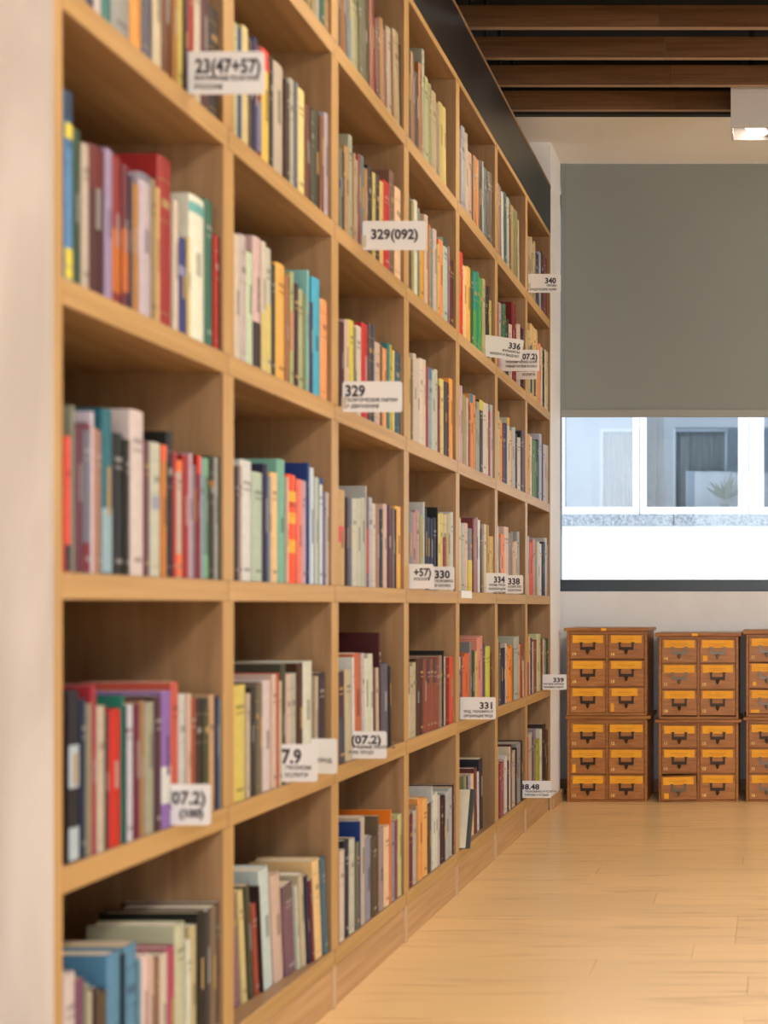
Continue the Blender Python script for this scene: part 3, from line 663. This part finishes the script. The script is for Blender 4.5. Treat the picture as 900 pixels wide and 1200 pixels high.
# ------------------------------------------------------------------ card catalogue cabinets
YC = 5.05
def cxp(px): return (px-VX)*YC/F
def czp(py): return ZC+(VY-py)*YC/F
def handle(parent, x, z, y, w=.070, mat='bronze'):
    mb = MB(); h = .022
    mb.box(-w/2, w/2, -.004, 0, -.010, .004)                      # lower bar of the label holder
    mb.box(-w/2, -w/2+.009, -.0045, 0, .004, h); mb.box(w/2-.009, w/2, -.0045, 0, .004, h)
    mb.box(-w/2-.004, -w/2+.012, -.004, 0, h, h+.004); mb.box(w/2-.012, w/2+.004, -.004, 0, h, h+.004)
    # drop pull: cone-like drop
    n = 10; prof = [(.004, -.008), (.009, -.012), (.0075, -.020), (.004, -.028), (.001, -.031)]
    vs = [(r*math.cos(2*PI*i/n), -.006+r*.55*math.sin(2*PI*i/n), zz) for r, zz in prof for i in range(n)]
    fs = [(k*n+i, k*n+(i+1) % n, (k+1)*n+(i+1) % n, (k+1)*n+i) for k in range(len(prof)-1) for i in range(n)]
    fs += [tuple(range(n))[::-1], tuple(range((len(prof)-1)*n, len(prof)*n))]
    mb.add(vs, fs)
    return link('handle', mb.mesh('handle', M[mat]), parent, (x, y, z))
def cabinet(px0, px1, pyt, pyb, cpx0, cpx1, cor, rows, marks, label, mats, group, depth=.292, lid=None):
    """body px0..px1, pyt = cornice top, cor = cornice underside, pyb = foot"""
    x0, x1 = cxp(px0), cxp(px1); z0, z1, zc = czp(pyb), czp(pyt), czp(cor)
    t = empty('card_catalogue_cabinet', ((x0+x1)/2, YC, z0), label, 'cabinet', group)
    X = (x1-x0)/2; Z = zc-z0; s = .013
    bx('cornice', cxp(cpx0)-t.location.x, cxp(cpx1)-t.location.x, -.014, depth-.004, Z+.0002, z1-z0, 'cab', t, bev=.003)
    bx('side_panel', -X, -X+s, 0, depth, 0, Z, 'cab', t, bev=.0015)
    bx('side_panel', X-s, X, 0, depth, 0, Z, 'cab', t, bev=.0015)
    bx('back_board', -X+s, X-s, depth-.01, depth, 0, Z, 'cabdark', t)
    bx('divider', -.0055, .0055, .0, depth-.01, .012, min(Z-.010, czp(rows[0][0])-z0+.0012), 'cab', t)
    bx('rail', -X+s, X-s, .0, depth-.01, 0, .012, 'cab', t); bx('rail', -X+s, X-s, .0, depth-.01, min(Z-.010, czp(rows[0][0])-z0+.0012), Z, 'cab', t)
    cols = [(-X+s+.0012, -.0067), (.0067, X-s-.0012)]
    for c, (xa, xb) in enumerate(cols):
        for r, (ya_, yb_) in enumerate(rows):
            za, zb = czp(yb_)-z0, czp(ya_)-z0
            za = max(za, .0132); zb = min(zb, Z-.0112, czp(rows[0][0])-z0)
            mk = marks[c*len(rows)+r]
            open_ = mk.get('open', 0); zb -= mk.get('low', 0); za += mk.get('low', 0)*.4
            d = bx('drawer', xa, xb, .003-open_, .25-open_, za, zb, 'cabdraw', t, bev=.0018)
            if r < len(rows)-1: bx('rail', xa-.001, xb+.001, .006, .03, za-.0042, za-.0008, 'cab', t)
            if mk.get('tilt'): d.rotation_euler = (0, math.radians(mk['tilt']), 0)
            yf = -(.25-.003)/2 - .0001; hw = (xb-xa)/2; hh = zb-za
            lw = mk.get('lw', .072); lx = mk.get('lx', 0)
            l_ = MB().box(-lw, lw, -.0008, 0, 0, .036).mesh('paper_label', M['orange'])
            link('paper_label', l_, d, (lx, yf, hh-.041), (0, math.radians(mk.get('lt', 0)), 0), label='orange paper label strip')
            # faint pencil line
            link('pencil_line', MB().box(-lw*.6, lw*.55, -.0011, -.0008, .017, .019).box(-lw*.3, lw*.4, -.0011, -.0008, .009, .0105).mesh('pencil_line', M['brownink']), d, (lx, yf, hh-.041))
            handle(d, 0, hh*.44, yf, mat=mats[c*len(rows)+r])
            if mk.get('tag'):
                a, b2, c2, d2 = mk['tag']
                link('paper_tag', MB().box(a, b2, -.0008, 0, c2, d2).mesh('paper_tag', M['orange']), d, (0, yf, 0), label='small orange paper tag')
            else:
                link('printed_number', text_mesh(mk.get('n', '11'), .019, M['yellowink'], .0009), d, (-hw+.010, yf-.0004, hh*.12), (PI/2, 0, 0))
    return t
BR, NK = 'bronze', 'nickel'
g = 'card catalogue cabinets along the back wall'
R = lambda *n: [dict(n=k) if isinstance(k, str) else k for k in n]
tall = dict(tag=(-.074, -.058, .006, .045)); sq = dict(tag=(-.070, -.048, .008, .034))
cabinet(664.5, 758.3, 842.8-.9-3.2, 940.6, 663, 762.5, 842.6, [(848, 876.3), (877.8, 906.8), (908.3, 938.8)], R('11', dict(tall, lx=-.003), '11', dict(n='12', lw=.078), '13', dict(n='10', lw=.078)),
        'brown oak card cabinet on the floor nearest the bookcase', [BR]*6, g)
cabinet(664.3, 758.3, 735.8, 838.5, 661.3, 761.5, 739.6, [(743.3, 771.5), (773.6, 804), (805.6, 835.5)], R('19', '18', '17', '16', '15', dict(tall, lw=.062, lx=-.008)),
        'brown oak card cabinet stacked upper left, nearest the bookcase', [BR]*6, g)
cabinet(771.8, 865.3, 843, 940.6, 767.5, 869, 846.8, [(849.5, 876), (877.5, 906), (907.5, 938.6)], R('11', '11', dict(sq, open=.020, tilt=-1.8, lt=0, low=.005), '13', '13', '18'),
        'middle floor-standing card cabinet with its crooked bottom drawer ajar', [BR, BR, NK, BR, BR, BR], g)
cabinet(771.8, 865.3, 741.7, 842.8, 767.5, 869, 745.8, [(749, 776.6), (778.2, 807), (808.6, 838.5)], R('14', '11', '18', dict(sq, lw=.074), '13', '13'),
        'upper card cabinet of the middle stack, square orange tag top right', [NK, NK, BR, NK, BR, BR], g)
cabinet(874.2, 968, 840.2, 940.6, 871, 972, 844, [(848, 876), (877.5, 906), (907.5, 938.6)], R('11', '11', '16', '12', '12', '12'),
        'right floor-standing card cabinet cut off by the picture edge', [BR, NK, NK, BR, BR, BR], g)
cabinet(874.2, 968, 738.5, 840.0, 870.5, 972, 743.4, [(747, 775), (777, 806), (808, 836.5)], R('11', dict(tag=(-.066, -.050, .010, .028)), dict(tag=(-.076, -.034, .006, .020)), '12', '12', '12'),
        'upper card cabinet of the right-hand stack, cut off by picture edge', [NK, NK, NK, BR, BR, BR], g)
# small yellow tags on the cornices
for i, (px, py, wpx, tx_) in enumerate([(708, 737.6, 6, 'first'), (814.5, 743.6, 7, 'second')]):
    x = cxp(px)
    o = bx('paper_tag', x-wpx*.002, x+wpx*.002, YC-.0155, YC-.0143, czp(py+1.6), czp(py-1.6), 'orange')
    o['label'] = ['small orange tag on the top edge of the left upper cabinet', 'small orange tag on the top edge of the middle upper cabinet'][i]; o['category'] = 'tag'

# paper slip stuck on the front edge of the board under the fourth row
o = bx('paper_slip', -.9998, -.9985, F/361.5, F/349.5, ZC+(VY-701)/355*1.0, ZC+(VY-692.5)/355*1.0, 'card')
o['label'] = 'small white paper slip stuck on shelf edge between fourth and fifth bays'; o['category'] = 'slip'
